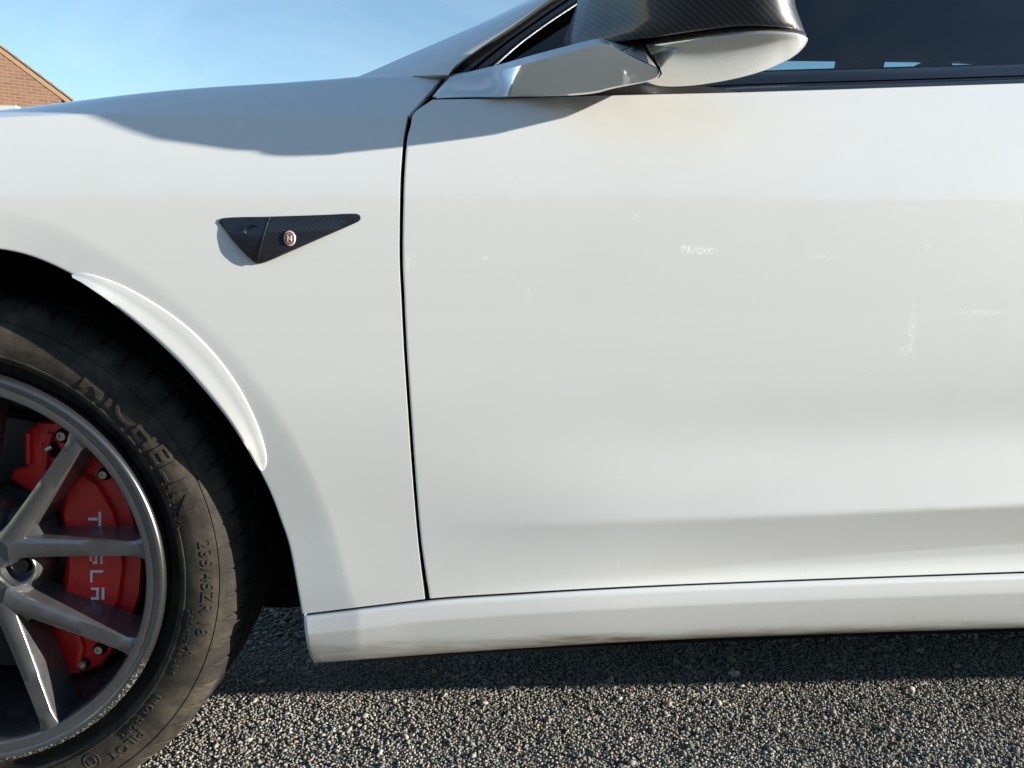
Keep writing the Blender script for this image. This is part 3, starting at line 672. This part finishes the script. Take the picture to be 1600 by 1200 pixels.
def brake():
    # disc
    d = MB().lathe_y([(.06, .085), (.085, .085), (.086, .100), (.170, .100), (.172, .104), (.172, .124), (.09, .13)], WC, 120); d.build('brake_disc', DISC, car, sharp=35)
    up = MB().loft([[at(x, y, Y) for x, y in ((-120, 640), (-60, 628), (5, 660), (32, 668), (26, 700), (8, 712), (-60, 740), (-130, 720))] for Y in (.16, .20)]); up.build('steering_knuckle', mat('cast_alloy', (.28, .29, .25), .6, .3), car, bevel=.004)
    hose = MB().tube([at(*q, .115) for q in ((-90, 640), (-40, 646), (10, 646), (40, 650), (66, 660), (86, 672))], .0035, 8); hose.build('brake_hose', GLOSS, car)
    # caliper
    outl = [(44, 672), (60, 658), (90, 656), (116, 668), (152, 706), (178, 735), (203, 778), (219, 830), (226, 880), (222, 930), (210, 965), (186, 1008), (160, 1040), (121, 1053), (84, 1053), (75, 1024), (72, 985), (96, 925), (103, 870), (96, 806), (76, 772), (46, 768), (17, 748), (21, 733), (43, 727)]
    oc = np.array(outl, float); cen = np.array((135, 860))
    def ring(Y, k): 
        r = []
        for i in range(len(oc)):
            a, b = oc[i-1], oc[(i+1) % len(oc)]; nrm = np.array([-(b-a)[1], (b-a)[0]]); nrm /= np.linalg.norm(nrm)
            q = oc[i]+nrm*k; r.append(at(q[0], q[1], Y))
        return r
    mb = MB().loft([ring(.13, 0), ring(.074, 0), ring(.0665, 2.0), ring(.0625, 6)]); C = mb.build('brake_caliper', CALRED, car, sharp=50, label='red brake caliper with white lettering seen between the spokes')
    face = [(128, 738), (150, 752), (176, 795), (190, 840), (193, 890), (186, 940), (172, 968), (104, 968), (100, 935), (107, 895), (105, 840), (97, 800), (104, 760)]
    fo = np.array(face, float); fc = fo.mean(0)
    MB().loft([[at(*(fc+(q-fc)*s), Y) for q in fo] for s, Y in ((1.04, .066), (1.0, .0575), (.95, .0545), (.90, .0542))]).build('caliper_plate', CALRED, C, sharp=40)
    rib = MB().tube([at(*q, .060) for q in ((80, 676), (72, 700), (70, 742), (60, 762))], .0045, 8); rib.build('caliper_rib', CALRED, C)
    rib = MB().tube([at(*q, .061) for q in ((45, 676), (45, 724))], .0035, 8); rib.build('caliper_rib', CALRED, C)
    rib = MB().tube([at(*q, .062) for q in ((120, 985), (128, 1010), (122, 1040))], .005, 8); rib.build('caliper_rib', CALRED, C)
    win = MB().loft([[at(x, y, Y) for x, y in ((66, 692), (86, 690), (94, 706), (84, 716), (66, 704))] for Y in (.0635, .060)]); win.build('pad_window', VOID, C)
    pin = MB().tube([at(72, 703, .058), at(82, 698, .058)], .0028, 8); pin.build('pad_pin', STEEL, C)
    for (px, py, r) in ((98, 681, .0062), (163, 741, .0055), (156, 1014, .0056), (131, 1037, .0050)):
        c = at(px, py, .060); cc = (c[0], c[2])
        cup = MB().lathe_y([(r*1.5, .062), (r*1.5, .0605), (r*1.05, .0605)], cc, 24); cup.build('bolt_recess', VOID, C)
        MB().lathe_y([(r, .064), (r, .0565), (r*.85, .0552), (r*.55, .0552), (r*.5, .058), (.0001, .058)], cc, 24).build('caliper_bolt', STEEL, C, sharp=30)
    nip = MB().tube([at(86, 1036, .056), at(90, 1020, .054)], [.0028, .0016], 8); nip.build('bleed_nipple', STEEL, C)
    # lettering, reads downwards: strokes given on a 1 x 1 letter box, x to the reading right, y up
    GL = {'T': [(0, .80, 1, 1), (.40, 0, .60, .72)], 'E': [(.12, .82, 1, 1), (.12, .41, 1, .59), (.12, 0, 1, .18)],
          'S': [(0, .82, 1, 1), (0, .41, .2, .82), (0, .41, 1, .59), (.8, .0, 1, .41), (0, 0, 1, .18)], 'L': [(0, 0, .2, 1), (.2, 0, 1, .18)],
          'A': [(0, .80, 1, 1), (0, 0, .2, .62), (.8, 0, 1, .62), (.2, .40, .8, .58)]}
    mb = MB(); Y0 = .0534
    for ch, (x0, x1, y0, y1) in (('T', (138, 158, 800, 822)), ('E', (139, 159, 833, 853)), ('S', (140, 160.5, 862, 881)), ('L', (141, 161.5, 891, 910)), ('A', (142, 163, 918, 937))):
        for (a, b, c, d) in GL[ch]:
            P = [(x0+(x1-x0)*yy, y0+(y1-y0)*xx) for xx, yy in ((a, b), (c, b), (c, d), (a, d))]
            mb.loft([[at(*q, Y) for q in P] for Y in (.0545, Y0)])
    mb.build('caliper_lettering', CALWHITE, C, smooth=False)
brake()

# ------------------------------------------------------------------ camera cover on the wing
def repeater():
    top = [(347, 341), (425, 338), (500, 336), (556, 334)]; 
    out = [(342, 347), (347, 341), (424, 338.5), (500, 336), (557, 334), (563, 337), (563, 344), (552, 350), (500, 373), (455, 393), (415, 410), (404, 412), (396, 408), (370, 382)]
    oc = pl(out+[out[0]], 85)[:-1]
    ridge = np.array([(424, 338.5), (404, 412)], float)
    def h(p):
        # height over the wing: tallest along the ridge, falling to the tips
        tx = (p[1]-338.5)/(412-338.5); rx = 424-20*tx
        return (1-.62*abs(2*min(max(tx, 0), 1)-1)**3)*.0088-(.0062*min(1, (rx-p[0])/70) if p[0] < rx else .0070*min(1, (p[0]-rx)/135))
    cen = np.array((424, 362)); rings = []
    for s, k in ((1.0, -.15), (1.0, .72), (.965, .93), (.90, 1.0), (.7, 1.02), (.45, 1.03), (.2, 1.03), (.02, 1.03)):
        row = []
        for q in oc:
            p = cen+(q-cen)*s; w = at_s(p[0], p[1], S); hh = h(cen+(q-cen)*s)
            w[1] -= max(.0015, hh)*k if k > 0 else -.004; row.append(w)
        rings.append(row)
    C = MB().loft(rings).build('camera_cover', CARBON2, car, sharp=28, label='triangular carbon fibre side camera cover on the wing')
    sm = MB(); pts = [];
    for v in np.linspace(.02, .98, 14):
        p = ridge[0]*(1-v)+ridge[1]*v; w = at_s(p[0], p[1], S); w[1] -= h(p)*1.02; pts.append(w)
    sm.tube(pts, .0006, 6).build('cover_seam', BLACK, C)
    c = at_s(455.5, 373, S); c[1] -= .0078
    def on(r, dy, k=28): return [(c[0]+r*.92*math.cos(a)+.0, c[1]+dy-.010*(0), c[2]+r*1.22*math.sin(a)) for a in np.linspace(0, 2*math.pi, k, endpoint=False)]
    tilt = lambda L: [(x, y+.060*(x-c[0]), z) for x, y, z in L]
    B_ = MB().loft([tilt(on(.0068, .003)), tilt(on(.0068, -.0004)), tilt(on(.0062, -.0010)), tilt(on(.0001, -.0010))], False).build('badge', LETWHITE, C, sharp=30)
    C2 = C
    MB().loft([tilt(on(.0054, -.0008)), tilt(on(.0054, -.0014)), tilt(on(.0001, -.0014))], False).build('badge_disc', LETRED, C2, smooth=False)
    MB().loft([tilt(on(.0041, -.0012)), tilt(on(.0041, -.0017)), tilt(on(.0036, -.0017)), tilt(on(.0036, -.0012))], False).build('badge_ring', LETWHITE, C2, smooth=False)
    # the emblem's strokes: an upright bar with slanting arms
    m = MB()
    for (x0, z0, x1, z1) in ((-.0018, -.0026, -.0018, .0026), (-.0018, .0026, .0018, -.0026), (.0018, -.0026, .0018, .0026)):
        m.tube([(c[0]+x0, c[1]-.0017+.06*x0, c[2]+z0), (c[0]+x1, c[1]-.0017+.06*x1, c[2]+z1)], .0005, 6)
    m.build('badge_emblem', LETWHITE, C2)
    # small lens of the camera behind its hood
    l = at_s(399, 363, S); l[1] -= .0060
    q = lambda r, dy: [(l[0]+r*1.3*math.cos(a), l[1]+dy, l[2]+r*math.sin(a)) for a in np.linspace(0, 2*math.pi, 24, endpoint=False)]
    MB().loft([q(.0085, .004), q(.0085, -.0006), q(.0072, -.0012), q(.0060, .0002), q(.0001, -.0004)], False).build('camera_lens', GLOSS, C, sharp=40)
repeater()

# ------------------------------------------------------------------ door mirror
def ip(L, x): return np.array([np.interp(x, [p[0] for p in L], [p[k] for p in L]) for k in range(1, len(L[0]))])
def mirror():
    # lower shell: upright slices from the inboard end to the outer tip; each is a closed outline
    top = pl([(985, 68), (1006, 66), (1050, 60), (1100, 52.5), (1150, 47.5), (1200, 47), (1235, 50), (1252, 54), (1260, 57.5), (1262.5, 61)], 80)
    bot = pl([(985, 118), (1006, 128), (1030, 134), (1060, 135), (1100, 131.5), (1150, 122.5), (1190, 111.5), (1225, 97.5), (1245, 85), (1257, 73), (1262.5, 63)], 80)
    yf = [(985, -.052), (1006, -.066), (1040, -.090), (1080, -.108), (1120, -.120), (1160, -.128), (1200, -.132), (1230, -.131), (1250, -.124), (1259, -.114), (1262.5, -.104)]
    yfc = pl(yf, 120)
    xs = np.r_[np.linspace(985, 1225, 46), np.linspace(1230, 1257, 14), 1259, 1260.5, 1261.6, 1262.3]
    rings = []
    for x in xs:
        t_, b_ = fx(top, x), fx(bot, x); Y = float(np.interp(x, yfc[:, 0], yfc[:, 1])); h = b_-t_; g = min(1, h/50); r = []
        inn = Y+.075*g+.01
        r.append(at(x, t_, inn)); r.append(at(x, t_, Y+.006*g))
        for k, dy in ((.012, .0035), (.04, .0010), (.07, 0), (.085, -.0002), (.16, .0012), (.28, .0045), (.42, .0100), (.58, .0190), (.74, .0310), (.87, .0440), (.96, .0550), (1.0, .0610)): r.append(at(x, t_+h*k, Y+dy*g))
        r.append(at(x, b_-1, inn)); rings.append(r)
    M_ = MB().loft(rings).build('door_mirror', SHELL, car, sharp=40, label='door mirror with carbon fibre cap over a bright lower shell')
    # cap: rows from its lower edge upwards, each a closed plan outline
    cb = pl([(877, 72), (884, 76), (910, 74), (955, 67), (1006, 60.5), (1060, 53), (1100, 47.5), (1150, 42), (1200, 41.5), (1235, 45), (1252, 50), (1259, 54)], 90)
    ct = pl([(905, 0), (925, -2), (1000, -6), (1100, -8), (1200, -6), (1230, -2), (1240, 2)], 90)
    u = np.linspace(0, 1, 90); yk = pl([(0, .030), (.015, .012), (.06, -.018), (.14, -.048), (.28, -.084), (.45, -.110), (.62, -.125), (.78, -.132), (.90, -.131), (.965, -.121), (.99, -.110), (1, -.098)], 200)
    yu = np.interp(u, yk[:, 0], yk[:, 1]); C_ = np.array((1085., -70.)); rings = []
    for w, dY, sh, ins in ((.0, .018, 1, 0), (0, .004, 1, 0), (.012, .0008, 1, 0), (.05, -.0012, 1, 0), (.2, -.004, 1, 0), (.45, -.007, 1, 0), (.8, -.011, 1, 0), (1.2, -.016, 1, 0), (1.8, -.019, .99, 0), (2.5, -.021, .97, 0), (3.2, -.021, .94, 0), (3.9, -.018, .89, 0), (4.5, -.012, .80, 0), (4.9, .006, .66, 0), (5.1, .02, .40, 0), (5.15, .03, .05, 0)):  # upper rows, out of view, are shaped tall and bulging to shadow the bonnet
        r = []
        for i in range(90):
            p = cb[i]*(1-w)+ct[i]*w if w <= 1 else ct[i]+np.array([0, -(w-1)*52.])
            if sh < 1: p[0] = C_[0]+(p[0]-C_[0])*sh
            r.append(at(p[0], p[1], max(yu[i]+dY, -.158) if sh > .5 else -.05+(yu[i]+.05)*sh))
        # close round the back, where the glass sits
        q0, q1 = r[0], r[-1]
        for k in (.15, .4, .65, .9):
            q = q1*(1-k)+q0*k; q = q+np.array([.012*math.sin(math.pi*k), .045*math.sin(math.pi*k)*min(1, sh), 0]); r.append(q)
        rings.append(r)
    MB().loft(rings).build('mirror_cap', CARBON, M_, sharp=50)
    # black joint between cap and shell, and the gap at the folding hinge
    MB().tube([at(x, y+1.2, Y) for x, y, Y in [(x, (fx(cb, x)+fx(top, x))/2, float(np.interp(x, yfc[:, 0], yfc[:, 1]))+.0065) for x in np.linspace(1008, 1256, 50)]], .0026, 6).build('mirror_joint', BLACK, M_)
    MB().tube([at(x, y, Y) for x, y, Y in ((1003, 59, -.066), (1006, 70, -.075), (1012, 82, -.085), (1022, 95, -.094), (1030, 107, -.099), (1033, 115, -.097), (1029, 121, -.092))], [.0008, .0015, .0018, .0016, .0013, .0010, .0006], 8).build('hinge_gap', VOID, M_)
    # arm: foot on the door corner, rising to the hinge under the head; px x, top y, bottom y, Y front, upper facet height, twist (1 = foot leans back and mirrors the sky)
    sec = [(676, 150, 154.5, .030, 1, 1), (684, 140, 154, .027, 2, 1), (694, 129, 153.6, .024, 3, 1), (706, 117.5, 153.2, .020, 5, 1), (735, 111.5, 152.6, .012, 6, 1), (765, 104.5, 152.2, .004, 8, .95), (785, 99.5, 152, -.003, 9, .75), (800, 95.3, 151.6, -.009, 10, .35), (815, 91, 151.3, -.015, 10, .1), (840, 84, 150.8, -.026, 10, 0),
        (880, 73.3, 149.8, -.044, 10, 0), (915, 64.5, 147.5, -.060, 9, 0), (938, 60, 144, -.071, 8.5, 0), (950, 63, 140.5, -.077, 6, 0), (965, 72.5, 137, -.083, 4, 0), (985, 84.5, 133, -.090, 3, 0), (1005, 95, 129, -.096, 2, 0), (1019, 101.5, 124.5, -.099, 1.5, 0), (1027, 106, 119.5, -.099, 1, 0), (1030, 109.5, 115, -.097, .5, 0)]
    P = np.array(sec, float); fine = np.array([np.r_[x, [np.interp(x, P[:, 0], P[:, k]) for k in range(1, 6)]] for x in np.unique(np.r_[np.linspace(676, 1030, 80), P[:, 0]])]); 
    sm = cr(P, P[:, 0], fine[:, 0]); sm[:, 5] = np.clip(sm[:, 5], 0, 1); rings = []
    for (x, yt, yb, Yf, rd, tw) in sm:
        h = yb-yt; g = min(1, h/60); yr = yt+rd
        lean = .030*tw*g; tuck_ = .020*(1-tw)*g
        def face(k): return Yf+lean*(1-k)**1.2+tuck_*k**1.25
        Y0 = face(0)
        rings.append([at(x, yt, Y0+.035), at(x, yt, Y0+.012*g+.001), at(x, yr-.4, Y0+.0010), at(x, yr+.6, Y0)]+[at(x, yr+(yb-yr)*k, face(k)) for k in (.15, .3, .45, .6, .75, .88, .96)]+[at(x, yb, face(1)+.003), at(x, yb, face(1)+.03)])
    MB().loft(rings).build('mirror_arm', ARMCHROME, M_, sharp=16)
    # hinge block between arm and cap: two bright facets with a parting line
    for poly in (((940, 61, -.040), (955, 57, -.022), (984, 56.5, -.024), (983, 74, -.080), (971, 78, -.086), (954, 67, -.079)), ((986, 56.5, -.024), (1000, 58.5, -.034), (1004, 68, -.056), (1009, 84, -.088), (1014, 99, -.097), (990, 87, -.091), (973, 79, -.086), (985, 74, -.080))):
        f_ = [at(*q) for q in poly]; bk = [q+np.array([.004, .05, .002]) for q in f_]
        MB().loft([f_, bk]).build('hinge_block', ARMCHROME, M_, bevel=.0006)
mirror()

# ------------------------------------------------------------------ pillar, glass, seals
def yg(z): return .046+.46*(z-.90)
def at_g(x, y, off=0.0):
    return at_s(x, y, lambda X, Z: yg(Z)+off)
def upper():
    Lp = pl([(556, 121), (575, 113.5), (640, 85), (700, 59), (760, 32), (830, -2), (930, -52), (1060, -118), (1300, -220)], 60)
    Rp = pl([(701, 117), (711, 103), (760, 68), (800, 42), (850, 6), (900, -28), (990, -86), (1110, -158), (1340, -270)], 60)
    G = []
    for v in np.linspace(0, 1, 14):
        row = []
        for j in range(60):
            q = Lp[j]*(1-v)+Rp[j]*v
            row.append(at_s(q[0], q[1], lambda X, Z: yg(Z)-.006+.085*(1-v)**1.6))
        G.append(row)
    fr = [[q+np.array([-.004, .02, -.004]) for q in G[0]], [q+np.array([-.02, .12, -.03]) for q in G[0]]]
    en = [[q+np.array([.0006, .0015, -.0004]) for q in G[-1]], [q+np.array([.0008, .03, -.0006]) for q in G[-1]]]
    foot = [np.array(r[0]) for r in G]
    mb = MB().grid(fr[::-1]+G)
    f2 = [q+np.array([0, .03, -.002]) for q in foot]; mb.grid([foot, f2])
    mb.build('windscreen_pillar', PAINT, car, sharp=25)
    # black outer pillar trim and seal
    Sp = pl([(745, 117), (757, 113), (808, 69), (850, 38), (892, 10), (950, -28), (1040, -84), (1150, -150), (1370, -262)], 60)
    G = []
    for v, o in ((0, .016), (.02, .006), (.15, .003), (.5, .004), (.62, .010), (.66, .004), (.92, .004), (1.0, .014)):
        G.append([at_g(*(Rp[j]*(1-v)+Sp[j]*v), o) for j in range(60)])
    MB().grid(G).build('pillar_trim', GLOSS, car, sharp=35)
    MB().tube([at_g(x+2, y+1, .004) for x, y in Sp[1:]], .0011, 6).build('window_trim_strip', CHROME, car)
    MB().loft([[at_g(x, y, o) for x, y in ((700, 115), (760, 112), (752, 118.5), (716, 120.5), (703, 119))] for o in (.03, .0)]).build('pillar_foot_seal', RUBBERSEAL, car)
    G = [[np.array(at_g(*Rp[j], .05)) for j in range(60)], [np.array(at_g(*Rp[j], .05))+np.array([.10, .10, -.01]) for j in range(60)], [np.array(at_g(*Rp[j], .05))+np.array([.30, .24, -.03]) for j in range(60)]]
    MB().grid(G).build('pillar_inner_trim', FABRIC, car)
    # belt seal along the window
    up_ = pl([(930, 130), (1060, 122), (1180, 111.5), (1400, 105), (1600, 98.5), (1900, 89), (2300, 77)], 90)
    dn = pl([(930, 149), (1060, 147), (1180, 143.5), (1400, 136.8), (1600, 130), (1900, 121), (2300, 110)], 90)
    G = []
    for v, o in ((-.02, .014), (0, .004), (.08, -.001), (.6, -.004), (.64, -.001), (.68, -.005), (.95, -.009), (1.0, -.007), (1.03, .01)):
        G.append([at_s(*(up_[j]*(1-v)+dn[j]*v), lambda X, Z: yg(Z)+o) for j in range(90)])
    MB().grid(G).build('window_seal', GLOSS, car, sharp=35)
    # black foot under the mirror arm
    MB().loft([[at(x, y, Y) for x, y in ((936, 149), (942, 141), (960, 134.5), (1010, 133), (1080, 132), (1130, 138), (1160, 146))] for Y in (.06, .026)]).build('mirror_base', RUBBERSEAL, car, bevel=.002)
    # dark line between arm foot and door top
    MB().tube([at(x, y, .030) for x, y in ((676, 154.6), (800, 152.6), (950, 148.8))], .0022, 6).build('belt_seal', RUBBERSEAL, car)
    # side glass
    n = 40; top = []; G = []
    for i, z in enumerate(np.linspace(.885, 1.33, 24)):
        x0 = .60+(z-.885)*1.45
        G.append([(x0+(2.6-x0)*j/30, yg(z)+.012-.03*((z-.885)/.445)*(1-(z-.885)/.445), z) for j in range(31)])
    MB().grid(G).build('side_window', GLASS, car)
    # roof, far side, interior
    mb = MB(); G = []
    for v in np.linspace(0, 1, 13):
        G.append([(X, .245+(1.33)*v, 1.335+.10*math.sin(math.pi*v)-.05*max(0, X-1.9)**2*1.2) for X in np.linspace(1.20, 3.2, 20)])
    mb.grid(G); mb.grid([[q+np.array([0, 0, .03]) for q in np.array(r)] for r in G]); mb.build('roof', FABRIC, car)
    ws = MB(); ws.grid([[(.58+.72*s, .24+.13*s+(1.36-.26*s)*v, .92+.40*s+.03*math.sin(math.pi*v)) for v in np.linspace(0, 1, 12)] for s in np.linspace(0, 1, 8)]); ws.build('windscreen', GLASS, car)
    far = MB().box(.6, 3.2, 1.70, 1.78, .25, .92)
    FD = far.build('far_door', FABRIC, car, smooth=False)
    fy = lambda z: 1.76-.46*(z-.9)
    zr = lambda X: 1.345+.034*sst(1.7, 1.86, X)-.10*max(0, X-1.95)**1.1
    def strip(P, w=.02): 
        a = MB().loft([[(p[0], fy(p[1])+d, p[1]) for p in P] for d in (-.03, .03)]); return a
    strip([(1.20, zr(1.2)), (1.95, zr(1.95)), (2.4, zr(2.4)), (3.0, zr(3.0)), (3.0, zr(3.0)+.09), (2.4, zr(2.4)+.09), (1.95, zr(1.95)+.07), (1.2, zr(1.2)+.07)]).build('far_roof_rail', FABRIC, car)
    strip([(1.755, .92), (1.885, .92), (1.855, 1.42), (1.725, 1.42)]).build('far_door_pillar', FABRIC, car)
    strip([(.62, .92), (.75, .92), (1.36, 1.38), (1.22, 1.38)]).build('far_screen_pillar', FABRIC, car)
    strip([(2.75, .92), (3.2, .92), (3.2, 1.4), (2.6, 1.4)]).build('far_rear_pillar', FABRIC, car)
    g = MB().grid([[(X, fy(z)+.0, z) for X in np.linspace(.8, 3.0, 12)] for z in (.92, 1.36)]); g.build('far_window', GLASS, car)
    MB().box(3.15, 3.2, .1, 1.75, .2, 1.35).build('rear_bulkhead', FABRIC, car, smooth=False)
    # dash, seats, steering wheel
    MB().loft([[(x, y, z) for x, z in ((.62, .55), (.62, .90), (.80, .93), (1.02, .90), (1.05, .78), (.95, .55))] for y in (.12, 1.68)]).build('dashboard', FABRIC, car, bevel=.02)
    for yc in (.52, 1.28):
        s = MB()
        rings = []
        for z, x, hw, hd in ((.45, 1.72, .24, .09), (.60, 1.74, .26, .10), (.85, 1.80, .25, .085), (1.02, 1.86, .20, .07), (1.08, 1.88, .13, .05), (1.10, 1.885, .11, .045), (1.13, 1.89, .125, .05), (1.19, 1.895, .13, .046), (1.230, 1.90, .11, .040), (1.250, 1.902, .06, .026)):
            rings.append([(x-.055+hd*math.cos(a), yc+hw*math.sin(a), z) for a in np.linspace(0, 2*math.pi, 20, endpoint=False)])
        s.loft(rings); s.build('front_seat', FABRIC, car)
    MB().tube([(1.18+.06*math.sin(a), 1.28+.18*math.cos(a), .93+.17*math.sin(a)) for a in np.linspace(0, 2*math.pi, 37)], .014, 10).build('steering_wheel', FABRIC, car)
upper()
